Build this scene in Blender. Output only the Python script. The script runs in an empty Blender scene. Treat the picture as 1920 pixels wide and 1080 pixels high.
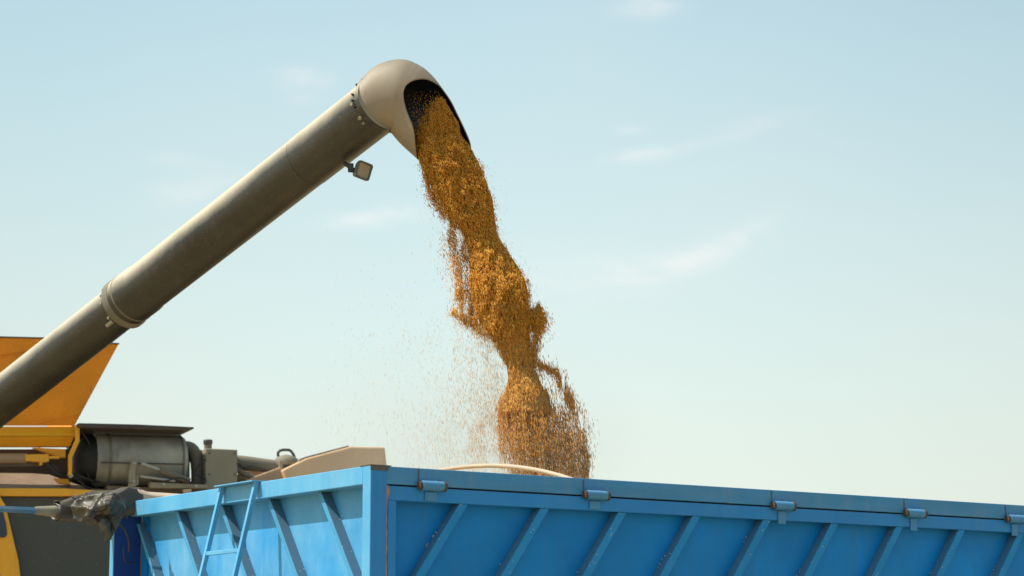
import bpy, bmesh, math, random
import numpy as np
from mathutils import Vector, Matrix
R = math.radians
random.seed(7)
rng = np.random.default_rng(11)
scene = bpy.context.scene
COL = scene.collection

# ------------------------------------------------------------------ camera
F = 4270.0                      # focal length in pixels of a 1920 wide frame
PITCH = R(9.83)
EYE = Vector((0, 0, 1.8))
cd = bpy.data.cameras.new("camera"); cam = bpy.data.objects.new("camera", cd); COL.objects.link(cam)
cam.location = EYE; cam.rotation_euler = (R(90) + PITCH, 0, 0)
cd.sensor_width = 36; cd.lens = F * 36 / 1920; cd.clip_start = .1; cd.clip_end = 5000
cd.dof.use_dof = True; cd.dof.focus_distance = 10.9; cd.dof.aperture_fstop = 3.6
scene.camera = cam

# ------------------------------------------------------------------ sun, sky, exposure
SUN_EL = R(54.6)
SUN_AZ = Vector((-.58, -.09, 0)).normalized()
sd = (SUN_AZ * math.cos(SUN_EL) + Vector((0, 0, math.sin(SUN_EL)))).normalized()
ld = bpy.data.lights.new("sun", 'SUN'); ld.energy = 5.0; ld.angle = R(.6); ld.color = (1, .93, .82)
lo = bpy.data.objects.new("sun", ld); COL.objects.link(lo)
lo.rotation_euler = sd.to_track_quat('Z', 'Y').to_euler(); lo.location = (-10, 0, 20)
scene.view_settings.view_transform = 'Standard'; scene.view_settings.look = 'None'
scene.view_settings.exposure = 0.2; scene.view_settings.gamma = 1

def ray(px, py):
    a = (px - 960) / F; v = (540 - py) / F
    return (a, math.cos(PITCH) - math.sin(PITCH) * v, math.sin(PITCH) + math.cos(PITCH) * v)
def P(px, py, Y):
    """the point of the place at depth Y on a line of sight"""
    d = ray(px, py); k = Y / d[1]
    return Vector((d[0] * k, Y, EYE.z + d[2] * k))

world = bpy.data.worlds.new("World"); scene.world = world; world.use_nodes = True
wt = world.node_tree; wt.nodes.clear()
def N(t, typ, **kw):
    n = t.nodes.new(typ)
    for k, v in kw.items(): setattr(n, k, v)
    return n
def math_(t, op, a, b=None, c=None, clamp=False):
    n = N(t, 'ShaderNodeMath', operation=op, use_clamp=clamp)
    for i, x in enumerate((a, b, c)):
        if x is None: continue
        if isinstance(x, (int, float)): n.inputs[i].default_value = x
        else: t.links.new(x, n.inputs[i])
    return n.outputs[0]
def mixc(t, f, a, b, blend='MIX'):
    n = N(t, 'ShaderNodeMix', data_type='RGBA', blend_type=blend)
    for s, x in ((0, f), (6, a), (7, b)):
        if isinstance(x, (int, float)): n.inputs[s].default_value = x
        elif isinstance(x, tuple): n.inputs[s].default_value = (*x[:3], 1)
        else: t.links.new(x, n.inputs[s])
    return n.outputs[2]
def ramp(t, f, stops):
    n = N(t, 'ShaderNodeValToRGB'); e = n.color_ramp.elements
    while len(e) < len(stops): e.new(.5)
    for i, (p, c) in enumerate(stops):
        e[i].position = p; e[i].color = (*c, 1) if isinstance(c, tuple) else (c, c, c, 1)
    t.links.new(f, n.inputs[0]); return n.outputs[0]

sky = N(wt, 'ShaderNodeTexSky', sky_type='NISHITA', sun_disc=False)
sky.sun_elevation = SUN_EL; sky.sun_rotation = math.atan2(sd.x, sd.y)
sky.altitude = 100; sky.air_density = 1.0; sky.dust_density = 2.0; sky.ozone_density = 1.0
SKYTINT = (1.03, 1.36, 1.10)
tc = N(wt, 'ShaderNodeTexCoord')
sep = N(wt, 'ShaderNodeSeparateXYZ'); wt.links.new(tc.outputs['Generated'], sep.inputs[0])
# thin cirrus: stretched noise patches placed by compass direction and height
yy = math_(wt, 'MAXIMUM', math_(wt, 'ABSOLUTE', sep.outputs[1]), .05)
cx = math_(wt, 'DIVIDE', sep.outputs[0], yy); cz = math_(wt, 'DIVIDE', sep.outputs[2], yy)
comb = N(wt, 'ShaderNodeCombineXYZ'); wt.links.new(cx, comb.inputs[0]); wt.links.new(cz, comb.inputs[1])
mp = N(wt, 'ShaderNodeMapping'); mp.inputs['Scale'].default_value = (38, 95, 1); mp.inputs['Rotation'].default_value = (0, 0, R(-14))
wt.links.new(comb.outputs[0], mp.inputs[0])
nz = N(wt, 'ShaderNodeTexNoise'); nz.inputs['Scale'].default_value = 1; nz.inputs['Detail'].default_value = 6; nz.inputs['Roughness'].default_value = .6
nz.inputs['Distortion'].default_value = .6
wt.links.new(mp.outputs[0], nz.inputs['Vector'])
cl = None
clouds = [(565, 148, 52, 20, .50, 0), (570, 187, 34, 12, .22, 0), (362, 354, 80, 24, .38, .18), (668, 413, 52, 17, .50, .05),
          (752, 400, 44, 18, .42, .1), (1208, 12, 55, 22, .55, 0), (1200, 290, 52, 13, .42, .1), (1345, 262, 120, 11, .25, .28),
          (1390, 440, 60, 22, .38, .45), (1290, 488, 110, 26, .42, .2), (1130, 510, 150, 42, .32, 0), (1180, 243, 25, 9, .25, 0),
          (330, 300, 60, 14, .16, -.1), (1420, 225, 60, 9, .2, .2)]
for (px, py, rx, ry, st, tilt) in clouds:
    d = ray(px, py); x0, z0 = d[0] / d[1], d[2] / d[1]
    dx = math_(wt, 'MULTIPLY', math_(wt, 'SUBTRACT', cx, x0), F / rx)
    dz = math_(wt, 'MULTIPLY', math_(wt, 'SUBTRACT', math_(wt, 'SUBTRACT', cz, z0),
                                     math_(wt, 'MULTIPLY', math_(wt, 'SUBTRACT', cx, x0), tilt)), F / ry)
    rr = math_(wt, 'ADD', math_(wt, 'MULTIPLY', dx, dx), math_(wt, 'MULTIPLY', dz, dz))
    m = math_(wt, 'MULTIPLY', math_(wt, 'EXPONENT', math_(wt, 'MULTIPLY', rr, -.9)), st)
    cl = m if cl is None else math_(wt, 'ADD', cl, m)
front = math_(wt, 'GREATER_THAN', sep.outputs[1], 0.0)
nzc = math_(wt, 'MULTIPLY', math_(wt, 'SUBTRACT', nz.outputs[0], .25), 2.0, clamp=True)
broad = N(wt, 'ShaderNodeTexNoise'); broad.inputs['Scale'].default_value = 5; broad.inputs['Detail'].default_value = 3
wt.links.new(comb.outputs[0], broad.inputs['Vector'])
cl = math_(wt, 'MULTIPLY', math_(wt, 'MULTIPLY', cl, front), nzc, clamp=True)
skyc = mixc(wt, 1.0, sky.outputs[0], SKYTINT, 'MULTIPLY')
# high thin veil that whitens the sky a little, more towards the horizon
h = math_(wt, 'MULTIPLY', sep.outputs[2], 1.0, clamp=True)
veil = ramp(wt, h, [(0.0, .80), (.08, .72), (.18, .52), (.32, .30), (1, .10)])
veil = math_(wt, 'ADD', veil, math_(wt, 'MULTIPLY', math_(wt, 'SUBTRACT', broad.outputs[0], .5), .22), clamp=True)
skyc = mixc(wt, veil, skyc, (5.15, 4.95, 4.6))
skyc = mixc(wt, cl, skyc, (6.0, 5.7, 5.5))
side = math_(wt, 'MULTIPLY', cx, cx)
side = math_(wt, 'ADD', math_(wt, 'MULTIPLY', math_(wt, 'EXPONENT', math_(wt, 'MULTIPLY', side, -14.0)), .15), .88)  # dims the sky to both sides, a vignette put into its colour
sv = N(wt, 'ShaderNodeVectorMath', operation='SCALE'); wt.links.new(skyc, sv.inputs[0]); wt.links.new(side, sv.inputs[3]); skyc = sv.outputs[0]
bg = N(wt, 'ShaderNodeBackground'); bg.inputs[1].default_value = .15
wt.links.new(skyc, bg.inputs[0]); wo = N(wt, 'ShaderNodeOutputWorld'); wt.links.new(bg.outputs[0], wo.inputs[0])

# ------------------------------------------------------------------ materials
def mat(name, base, rough=.5, metal=0, var=.12, vscale=3, dust=0, dustcol=(.42, .33, .22), dscale=4, updust=0,
        bump=.0, bscale=60, specks=0, speckcol=(.6, .45, .25), stretch=None, base2=None, b2scale=2, spec=.5, coat=0, updust_sun=0, updust_suncol=(.3, .3, .3), streak=0, streakcol=(.3, .3, .28), wear=0, wearcol=(.12, .08, .055), dents=0):
    m = bpy.data.materials.new(name); m.use_nodes = True; t = m.node_tree
    b = t.nodes['Principled BSDF']; tc = N(t, 'ShaderNodeTexCoord'); vec = tc.outputs['Object']
    if stretch:
        mpn = N(t, 'ShaderNodeMapping'); mpn.inputs['Scale'].default_value = stretch; t.links.new(vec, mpn.inputs[0]); vec2 = mpn.outputs[0]
    else: vec2 = vec
    def noise(s, det=5, rg=.6, v=None):
        n = N(t, 'ShaderNodeTexNoise'); n.inputs['Scale'].default_value = s; n.inputs['Detail'].default_value = det
        n.inputs['Roughness'].default_value = rg; t.links.new(v or vec2, n.inputs['Vector']); return n.outputs[0]
    n1 = noise(vscale)
    col = mixc(t, ramp(t, n1, [(.3, 0.0), (.7, 1.0)]), tuple(c * (1 - var) for c in base), tuple(min(1, c * (1 + var)) for c in base))
    if base2: col = mixc(t, ramp(t, noise(b2scale, 4, .65), [(.42, 0.0), (.62, 1.0)]), col, base2)
    mask = None
    if dust:
        mask = math_(t, 'MULTIPLY', ramp(t, noise(dscale, 6, .7), [(.32, 0.0), (.75, 1.0)]), dust)
    if updust:
        g = N(t, 'ShaderNodeNewGeometry'); s = N(t, 'ShaderNodeSeparateXYZ'); t.links.new(g.outputs['Normal'], s.inputs[0])
        up = math_(t, 'MULTIPLY', ramp(t, s.outputs[2], [(.05, 0.0), (.75, 1.0)]), updust)
        mask = up if mask is None else math_(t, 'MAXIMUM', mask, up)
    if mask is not None:
        col = mixc(t, mask, col, dustcol)
        t.links.new(math_(t, 'ADD', math_(t, 'MULTIPLY', mask, .85 - rough), rough, clamp=True), b.inputs['Roughness'])
    else: b.inputs['Roughness'].default_value = rough
    if streak:    # rain and dust runs down the sheet
        mp2 = N(t, 'ShaderNodeMapping'); mp2.inputs['Scale'].default_value = (14, 14, .9); t.links.new(vec, mp2.inputs[0])
        sn = noise(1, 5, .65, mp2.outputs[0]); sm2 = math_(t, 'MULTIPLY', ramp(t, sn, [(.45, 0.0), (.75, 1.0)]), ramp(t, noise(1.3, 3, .5), [(.35, 0.0), (.65, 1.0)]))
        col = mixc(t, math_(t, 'MULTIPLY', sm2, streak), col, streakcol)
    if wear:      # chips and rubbed spots down to primer
        wn = noise(22, 8, .75); wm = math_(t, 'MULTIPLY', ramp(t, wn, [(.640, 0.0), (.665, 1.0)]), ramp(t, noise(1.9, 3, .5), [(.45, 0.0), (.6, 1.0)]))
        col = mixc(t, math_(t, 'MULTIPLY', wm, wear), col, wearcol)
    if updust_sun:   # dust plus sunlight on the upper side, the light put into the colour
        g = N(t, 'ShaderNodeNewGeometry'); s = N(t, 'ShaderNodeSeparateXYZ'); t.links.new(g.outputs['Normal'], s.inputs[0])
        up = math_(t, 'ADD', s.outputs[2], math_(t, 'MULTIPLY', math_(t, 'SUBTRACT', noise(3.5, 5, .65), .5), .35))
        col = mixc(t, math_(t, 'MULTIPLY', ramp(t, up, [(.0, 0.0), (.22, .30), (.60, 1.0)]), updust_sun), col, updust_suncol)
    if specks:
        vz = N(t, 'ShaderNodeTexVoronoi'); vz.inputs['Scale'].default_value = specks; t.links.new(vec, vz.inputs['Vector'])
        w = N(t, 'ShaderNodeTexWhiteNoise'); t.links.new(vz.outputs['Position'], w.inputs['Vector'])
        sm = math_(t, 'MULTIPLY', math_(t, 'LESS_THAN', vz.outputs['Distance'], .2), math_(t, 'GREATER_THAN', w.outputs[0], .93))
        col = mixc(t, sm, col, speckcol)
    t.links.new(col, b.inputs['Base Color']); b.inputs['Metallic'].default_value = metal
    b.inputs['Specular IOR Level'].default_value = spec; b.inputs['Coat Weight'].default_value = coat
    if dents:
        dn_ = N(t, 'ShaderNodeBump'); dn_.inputs['Strength'].default_value = dents; dn_.inputs['Distance'].default_value = .05
        t.links.new(noise(2.3, 2, .5, vec), dn_.inputs['Height'])
    if bump:
        bn = N(t, 'ShaderNodeBump')
        if dents: t.links.new(dn_.outputs[0], bn.inputs['Normal']); bn.inputs['Strength'].default_value = bump; bn.inputs['Distance'].default_value = .01
        t.links.new(noise(bscale, 4, .6, vec), bn.inputs['Height']); t.links.new(bn.outputs[0], b.inputs['Normal'])
    return m

M = {}
BLUE = (.006, .165, .40)
M['blue'] = mat('blue paint', (.004, .20, .58), .45, var=.10, vscale=2.5, dust=.15, dustcol=(.12, .25, .33), dscale=3, updust=.5, bump=.05, bscale=25, streak=.25, streakcol=(.14, .24, .30), wear=.8, spec=.35)
M['blue_panel'] = mat('blue sheet paint', (.0005, .205, .62), .42, var=.22, vscale=1.6, dust=.45, dustcol=(.02, .165, .36), dscale=1.8, updust=.5, bump=.12, bscale=6, spec=.2, streak=.45, streakcol=(.05, .16, .32), wear=.8, wearcol=(.10, .08, .07), dents=.5)
M['blue_end'] = mat('sunlit blue paint', (.05, .30, .57), .42, var=.12, vscale=2.5, dust=.5, dustcol=(.20, .45, .62), dscale=3, updust=.5, bump=.05, bscale=25, streak=.4, streakcol=(.26, .42, .50), wear=.8, wearcol=(.16, .15, .14))  # paler copy of the side's blue, sunlight put into the colour
M['blue_end_sheet'] = mat('sunlit blue sheet', (.004, .24, .58), .40, var=.18, vscale=1.5, dust=.8, dustcol=(.17, .43, .64), dscale=2.4, updust=.5, bump=.1, bscale=6, stretch=(1, 1, .7), streak=.45, streakcol=(.24, .44, .56), wear=.7, wearcol=(.10, .12, .14), dents=.35)  # sunlit copy of the side sheet, its pale dust colour carries the light
M['navy'] = mat('navy post shade', (.004, .035, .20), .5, var=.1)
M['blue_rail'] = mat('faded blue rail paint', (.015, .20, .47), .5, var=.14, vscale=4, dust=.4, dustcol=(.13, .27, .40), dscale=5, updust=.6, bump=.05, bscale=30, stretch=(.4, 1, 3), streak=.3, streakcol=(.25, .28, .28), wear=.9)
M['rib_dust'] = mat('dusty blue rib paint', (.003, .22, .58), .55, var=.14, dust=.25, dustcol=(.07, .18, .26), dscale=6, updust=1.1, specks=90, spec=.25, wear=.8)
M['rib_end'] = mat('sunlit dusty rib paint', (.04, .27, .52), .6, var=.12, dust=.2, dustcol=(.06, .14, .21), dscale=7, updust=1.3, specks=90)  # sunlit copy of the side ribs, the sun put into a paler base
M['grime'] = mat('bare grimy steel', (.07, .075, .075), .7, var=.3, vscale=18, dust=.5, dustcol=(.15, .11, .08), dscale=20, bump=.3, bscale=80)
M['rust'] = mat('rust', (.07, .045, .032), .8, var=.3, vscale=40, bump=.4, bscale=90)
M['seal'] = mat('orange seam primer', (.50, .19, .05), .75, var=.25, vscale=30, dust=.6, dustcol=(.16, .11, .08), dscale=14, bump=.4, bscale=60)
M['tube'] = mat('dusty olive grey auger paint', (.024, .023, .019), .32, var=.22, vscale=2.2, dust=.22, dustcol=(.085, .07, .05), dscale=2.2, updust_sun=.95, updust_suncol=(.56, .47, .345), bump=.05, bscale=40, specks=120, speckcol=(.26, .22, .15), streak=.5, streakcol=(.07, .055, .04))
M['hood'] = mat('beige dusty spout', (.245, .192, .137), .5, var=.14, vscale=5, dust=.4, dustcol=(.30, .24, .175), dscale=6, bump=.06, bscale=14, stretch=(1, 1, .3), streak=.4, streakcol=(.22, .175, .125), dents=.15, wear=.6, wearcol=(.14, .12, .10))
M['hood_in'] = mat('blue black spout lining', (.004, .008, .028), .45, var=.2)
M['black'] = mat('black rubber', (.012, .012, .012), .5, var=.2, dust=.2, dustcol=(.12, .10, .07))
M['cavity'] = mat('flat black engine bay', (.008, .008, .008), .7, var=.2)  # flat near-black for the engine bay, drum end and thin joints
M['dark_grey'] = mat('dark grey side panel', (.055, .058, .050), .6, var=.08, vscale=2, dust=.3, dustcol=(.10, .10, .08), dscale=3, specks=60, speckcol=(.16, .15, .12), bump=.05)
YEL = (.62, .27, .012)
M['yellow'] = mat('harvester yellow paint', (.92, .42, .010), .42, var=.10, vscale=3, dust=.3, dustcol=(.42, .22, .05), dscale=3, specks=90, speckcol=(.75, .6, .35), bump=.05, wear=.9, wearcol=(.10, .06, .03), streak=.4, streakcol=(.35, .18, .03))
M['orange'] = mat('grain tank orange yellow paint', (.84, .29, .003), .5, var=.16, vscale=1.6, dust=.35, dustcol=(.50, .19, .015), dscale=1.8, specks=120, speckcol=(.8, .65, .4), bump=.05, streak=.5, streakcol=(.42, .15, .015), wear=.8, wearcol=(.12, .06, .02), dents=.3)
M['chaff'] = mat('chaff covered brown sheet', (.20, .135, .09), .85, var=.25, vscale=8, dust=.5, dustcol=(.30, .22, .15), dscale=7, bump=.3, specks=80)
M['muffler'] = mat('dull steel drum', (.33, .32, .27), .38, metal=.15, var=.2, vscale=2.5, dust=.8, dustcol=(.52, .46, .355), dscale=2.4, base2=(.12, .12, .11), b2scale=2.6, bump=.12, bscale=18, specks=120, streak=.5, streakcol=(.14, .13, .11))
M['olive'] = mat('olive dusty steel', (.26, .23, .16), .75, var=.12, vscale=5, dust=.4, dustcol=(.34, .29, .205), dscale=6, updust=.5, specks=120, streak=.3, streakcol=(.16, .14, .10))
M['olive_dark'] = mat('dark olive dusty pipe', (.13, .115, .082), .7, var=.15, vscale=5, dust=.4, dustcol=(.26, .21, .15), dscale=6, updust=.5)
M['tan'] = mat('tan dusty cover', (.68, .41, .21), .8, var=.10, vscale=4, dust=.5, dustcol=(.68, .48, .30), dscale=3, specks=90, streak=.3, streakcol=(.45, .3, .17), dents=.3)
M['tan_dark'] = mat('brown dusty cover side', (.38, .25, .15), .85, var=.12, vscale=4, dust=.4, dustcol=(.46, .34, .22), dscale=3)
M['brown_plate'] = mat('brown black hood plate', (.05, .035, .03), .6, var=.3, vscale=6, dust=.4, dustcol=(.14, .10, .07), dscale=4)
M['steel'] = mat('bare steel rod', (.45, .45, .42), .35, metal=.7, var=.1, dust=.3)
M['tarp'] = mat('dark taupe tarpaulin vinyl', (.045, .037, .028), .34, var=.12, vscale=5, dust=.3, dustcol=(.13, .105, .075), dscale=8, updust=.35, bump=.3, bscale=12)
M['tarp_top'] = mat('sunlit tarpaulin vinyl', (.46, .36, .27), .6, var=.1, vscale=6, updust=.3, dustcol=(.55, .45, .34), bump=.25, bscale=9)  # same tarpaulin where the sun hits it, light put into the colour
M['rod_blue'] = mat('teal blue rod paint', (.01, .12, .24), .45, var=.15, dust=.25)
M['sleeve'] = mat('grey taped sleeve', (.22, .20, .15), .8, var=.2, vscale=20, bump=.5, bscale=50)
M['bow'] = mat('cream painted pipe', (.50, .37, .27), .5, var=.08, vscale=10, dust=.3, dustcol=(.42, .32, .24))
M['lamp_body'] = mat('grey lamp housing', (.07, .075, .07), .5, var=.1, dust=.3, dustcol=(.2, .17, .12))
M['lamp_lens'] = mat('dusty lamp lens', (.30, .245, .18), .35, var=.12, vscale=20, dust=.5, dustcol=(.36, .28, .2))
M['glass'] = mat('dark blue glass', (.01, .02, .05), .08, var=.1)
M['tyre'] = mat('tyre rubber', (.02, .02, .02), .8, var=.2, dust=.4, dustcol=(.12, .09, .06))
M['rim'] = mat('pale rim', (.4, .38, .33), .5, dust=.4)
M['stubble'] = mat('stubble field', (.42, .31, .16), .95, var=.3, vscale=.8, dust=.5, dustcol=(.22, .15, .08), dscale=2.5, bump=.6, bscale=8)

# ------------------------------------------------------------------ mesh helpers
class MB:
    def __init__(s): s.v = []; s.f = []
    def add(s, vs, fs):
        o = len(s.v); s.v += [tuple(p) for p in vs]; s.f += [tuple(i + o for i in f) for f in fs]; return s
    def box(s, a, b):
        x0, y0, z0 = a; x1, y1, z1 = b
        return s.add([(x, y, z) for z in (z0, z1) for (x, y) in ((x0, y0), (x1, y0), (x1, y1), (x0, y1))],
                     [(3, 2, 1, 0), (4, 5, 6, 7), (0, 1, 5, 4), (1, 2, 6, 5), (2, 3, 7, 6), (3, 0, 4, 7)])
    def prism(s, poly, vec):
        n = len(poly); vec = Vector(vec); top = [Vector(p) + vec for p in poly]
        return s.add(list(poly) + top, [tuple(range(n))[::-1], tuple(range(n, 2 * n))] +
                     [(i, (i + 1) % n, n + (i + 1) % n, n + i) for i in range(n)])
    def tube(s, pts, r, n=12, caps=True):
        pts = [Vector(p) for p in pts]; k = len(pts)
        rs = r if isinstance(r, (list, tuple)) else [r] * k
        T = [(pts[min(i + 1, k - 1)] - pts[max(i - 1, 0)]).normalized() for i in range(k)]
        up = Vector((0, 0, 1)) if abs(T[0].z) < .9 else Vector((1, 0, 0))
        a = T[0].cross(up).normalized(); vs = []
        for i in range(k):
            a = (a - T[i] * a.dot(T[i])).normalized(); b = T[i].cross(a)
            for j in range(n):
                w = 2 * math.pi * j / n
                vs.append(pts[i] + (a * math.cos(w) + b * math.sin(w)) * rs[i])
        fs = [(i * n + j, i * n + (j + 1) % n, (i + 1) * n + (j + 1) % n, (i + 1) * n + j) for i in range(k - 1) for j in range(n)]
        if caps: fs += [tuple(range(n))[::-1], tuple(range((k - 1) * n, k * n))]
        return s.add(vs, fs)
    def grid(s, rows, close=False):
        a = len(rows); b = len(rows[0]); vs = [p for r_ in rows for p in r_]
        m = b if close else b - 1
        return s.add(vs, [(i * b + j, i * b + (j + 1) % b, (i + 1) * b + (j + 1) % b, (i + 1) * b + j) for i in range(a - 1) for j in range(m)])
    def build(s, name, material, parent=None, bevel=0, smooth=0, merge=False):
        me = bpy.data.meshes.new(name); me.from_pydata(s.v, [], s.f)
        bm = bmesh.new(); bm.from_mesh(me)
        if merge: bmesh.ops.remove_doubles(bm, verts=bm.verts, dist=1e-4)
        bmesh.ops.recalc_face_normals(bm, faces=bm.faces); bm.to_mesh(me); bm.free()
        me.materials.append(material)
        if smooth: me.shade_smooth(); me.set_sharp_from_angle(angle=R(smooth))
        o = bpy.data.objects.new(name, me); COL.objects.link(o)
        if parent: o.parent = parent
        if bevel:
            md = o.modifiers.new('bevel', 'BEVEL'); md.width = bevel; md.segments = 2; md.limit_method = 'ANGLE'; md.angle_limit = R(40)
        return o
def empty(name, loc, rz=0):
    o = bpy.data.objects.new(name, None); COL.objects.link(o); o.location = loc; o.rotation_euler = (0, 0, rz); o.empty_display_size = .3
    return o
def tag(o, label=None, cat=None, group=None, kind=None):
    for k, v in (('label', label), ('category', cat), ('group', group), ('kind', kind)):
        if v: o[k] = v
    return o
def catmull(pts, n):
    out = []
    for i in range(len(pts) - 1):
        p = [np.array(pts[max(0, min(len(pts) - 1, i + k))], float) for k in (-1, 0, 1, 2)]
        for j in range(n):
            t = j / n
            out.append(.5 * (2 * p[1] + (p[2] - p[0]) * t + (2 * p[0] - 5 * p[1] + 4 * p[2] - p[3]) * t * t + (3 * p[1] - p[0] - 3 * p[2] + p[3]) * t ** 3))
    out.append(np.array(pts[-1], float)); return out
_tab = rng.random((24, 24, 24))
def vnoise(p, s, seed=0):
    q = np.asarray(p, float) * s + seed * 7.31; i = np.floor(q).astype(int); f = q - i; f = f * f * (3 - 2 * f); r = 0
    for dx in (0, 1):
        for dy in (0, 1):
            for dz in (0, 1):
                w = (f[..., 0] if dx else 1 - f[..., 0]) * (f[..., 1] if dy else 1 - f[..., 1]) * (f[..., 2] if dz else 1 - f[..., 2])
                r = r + w * _tab[(i[..., 0] + dx) % 24, (i[..., 1] + dy) % 24, (i[..., 2] + dz) % 24]
    return r
def fbm(p, s, seed=0): return (vnoise(p, s, seed) + .5 * vnoise(p, 2 * s, seed + 1) + .25 * vnoise(p, 4 * s, seed + 2)) / 1.75

# ------------------------------------------------------------------ ground
g = MB(); g.add([(-2000, -2000, 0), (2000, -2000, 0), (2000, 2000, 0), (-2000, 2000, 0)], [(0, 1, 2, 3)])
tag(g.build('ground', M['stubble']), kind='structure')

# ------------------------------------------------------------------ trailer (local x = along its long side, y = across its end)
ANG = R(34.3); T = 2.695; W = 2.35; L = 6.2; BOT = 1.15
CX, CY = -.59, 9.5
tr = empty('farm_trailer', (CX, CY, 0), ANG)
tag(tr, 'blue high sided grain trailer with slanted ribs and hinged top gates', 'trailer')
ut = lambda px: (lambda r: (-CX + CY * r) / (math.cos(ANG) - math.sin(ANG) * r))((px - 960) / (F / math.cos(PITCH)))
def wobble_prism(mb, poly, vec): mb.prism([Vector(p) for p in poly], vec)
# end face
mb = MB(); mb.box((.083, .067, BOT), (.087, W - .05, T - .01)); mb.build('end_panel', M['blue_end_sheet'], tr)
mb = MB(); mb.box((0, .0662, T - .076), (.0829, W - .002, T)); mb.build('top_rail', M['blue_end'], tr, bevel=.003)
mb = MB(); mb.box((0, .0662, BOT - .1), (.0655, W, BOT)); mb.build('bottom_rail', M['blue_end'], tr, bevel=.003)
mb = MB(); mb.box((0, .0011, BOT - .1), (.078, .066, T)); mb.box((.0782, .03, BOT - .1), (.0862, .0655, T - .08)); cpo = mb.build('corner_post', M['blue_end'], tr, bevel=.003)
mb = MB(); mb.box((.0012, -.0012, BOT - .1), (.0785, .001, T - .001)); mb.build('post_side', M['blue'], cpo)  # shaded side's deeper blue laid over the sunlit-toned post
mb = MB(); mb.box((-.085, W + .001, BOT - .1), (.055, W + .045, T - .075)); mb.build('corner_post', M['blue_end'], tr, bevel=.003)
mb = MB(); mb.box((-.083, W - .006, BOT - .1), (.06, W + .0008, T - .076)); mb.build('post_shade', M['navy'], tr)  # added thin sheet, the deep shade on the post wall painted navy
slant = .222 / .292
for k in range(6):
    v0 = .477 + .467 * k; zt = T - .0765; zb = BOT
    v1 = v0 - (zt - zb) * slant
    w = .034
    zc = zb
    if v1 < .07:
        zc = zt - (v0 - .07) / slant; v1 = .07
    mb = MB()
    vt = min(v0, W - .03)
    ztt = zt - (v0 - vt) / slant
    mb.prism([(.034, vt, ztt), (.034, vt + w if vt + w < W else W, ztt), (.034, v1 + w, zc), (.034, v1, zc)], (.0485, 0, 0))
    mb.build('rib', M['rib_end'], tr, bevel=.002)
    # spilled kernels lodged between rib and sheet are built with the grain below
# a lower row of ribs starting at the left post, as the slant continues
# side face
mb = MB(); mb.box((.13, .066, BOT), (L, .070, T - .0745)); mb.build('side_panel', M['blue_panel'], tr)
mb = MB(); mb.box((.0782, .001, T - .074), (L, .085, T)); mb.build('top_rail', M['blue_rail'], tr, bevel=.003)
mb = MB(); mb.box((.089, .004, T - .141), (L, .064, T - .081)); mb.box((.089, .004, BOT), (.129, .064, T - .1412)); mb.box((.1292, .004, BOT), (L, .064, BOT + .07))
mb.build('gate_frame', M['blue'], tr, bevel=.003)
for k in range(15):
    u0 = .448 + k * .4255; zt = T - .1412; zb = BOT + .07
    du = (zt - zb) * .70; w = .046; u1 = u0 - du; zc = zb
    if u1 < .13: zc = zt - (u0 - .13) / .70; u1 = .13
    if u0 + w > L: break
    mb = MB(); mb.prism([(u0, .009, zt), (u0 + w, .009, zt), (u1 + w, .009, zc), (u1, .009, zc)], (0, .0565, 0))
    mb.build('rib', M['rib_dust'], tr, bevel=.002)
# seam with orange primer beside the corner post
pts = []; zz = np.linspace(T - .078, BOT, 60)
mb = MB(); rows = []
for i, z in enumerate(zz):
    w = .0045 + .0025 * random.random(); x0 = .0795 + .0015 * random.random()
    if .006 < T - .078 - z + .004 < .07: w = .012 + .004 * math.sin(i * 2.1)
    x1 = min(x0 + w, .0885 if w < .009 else .098)
    rows.append([(x0, .014, z), (x0, -.0005 if w > .009 else .0032, z), (x1, -.0005 if w > .009 else .0032, z), (x1, .014, z)])
mb.grid(rows); mb.build('seam_strip', M['seal'], tr)
# grimy corner cap
mb = MB(); mb.box((-.002, -.002, T + .0005), (.10, .09, T + .004)); mb.box((-.0025, -.0035, T - .020), (.085, -.0013, T + .0004)); mb.build('corner_cap', M['grime'], tr, bevel=.001)
# hinges
for i, px in enumerate((805, 1117, 1472, 1722, 1913, 2150)):
    u = ut(px); hz = T - .074
    hb = MB(); hb.tube([(u - .055, -.014, hz), (u + .052, -.014, hz)], .0215, 20)
    hb.tube([(u + .010, -.014, hz), (u + .016, -.014, hz)], .0228, 20)
    ho = hb.build('hinge', M['blue_rail'], tr, smooth=40)
    pb = MB(); pb.tube([(u + q_, -.014, hz) for q_ in (-.068, -.0555, -.0554, .0523, .0524, .064)], [.018, .018, .008, .008, .0232, .0232], 14)
    pb.build('hinge_pin', M['rust'], ho, smooth=40)
    sb = MB()
    if i >= 2: sb.box((u - .022, -.004, T - .158), (u + .022, .0038, T - .098))
    else: sb.box((u - .028, -.003, T - .136), (u + .030, .0038, T - .098))
    sb.build('hinge_strap', M['blue_rail'], ho, bevel=.002)
    ub = MB(); ub.box((u - .040, -.003, T - .060), (u + .036, .0008, T - .0502))
    ub.build('hinge_plate', M['blue_rail'], ho, bevel=.001)
    jb = MB()
    for k in range(5):
        z = T - .002 - k * .014; jb.box((u - .062 + random.uniform(-.001, .001), -.0016, z - .0135), (u - .058, .0012, z))
    jb.build('weld_seam', M['grime'], tr)
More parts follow.
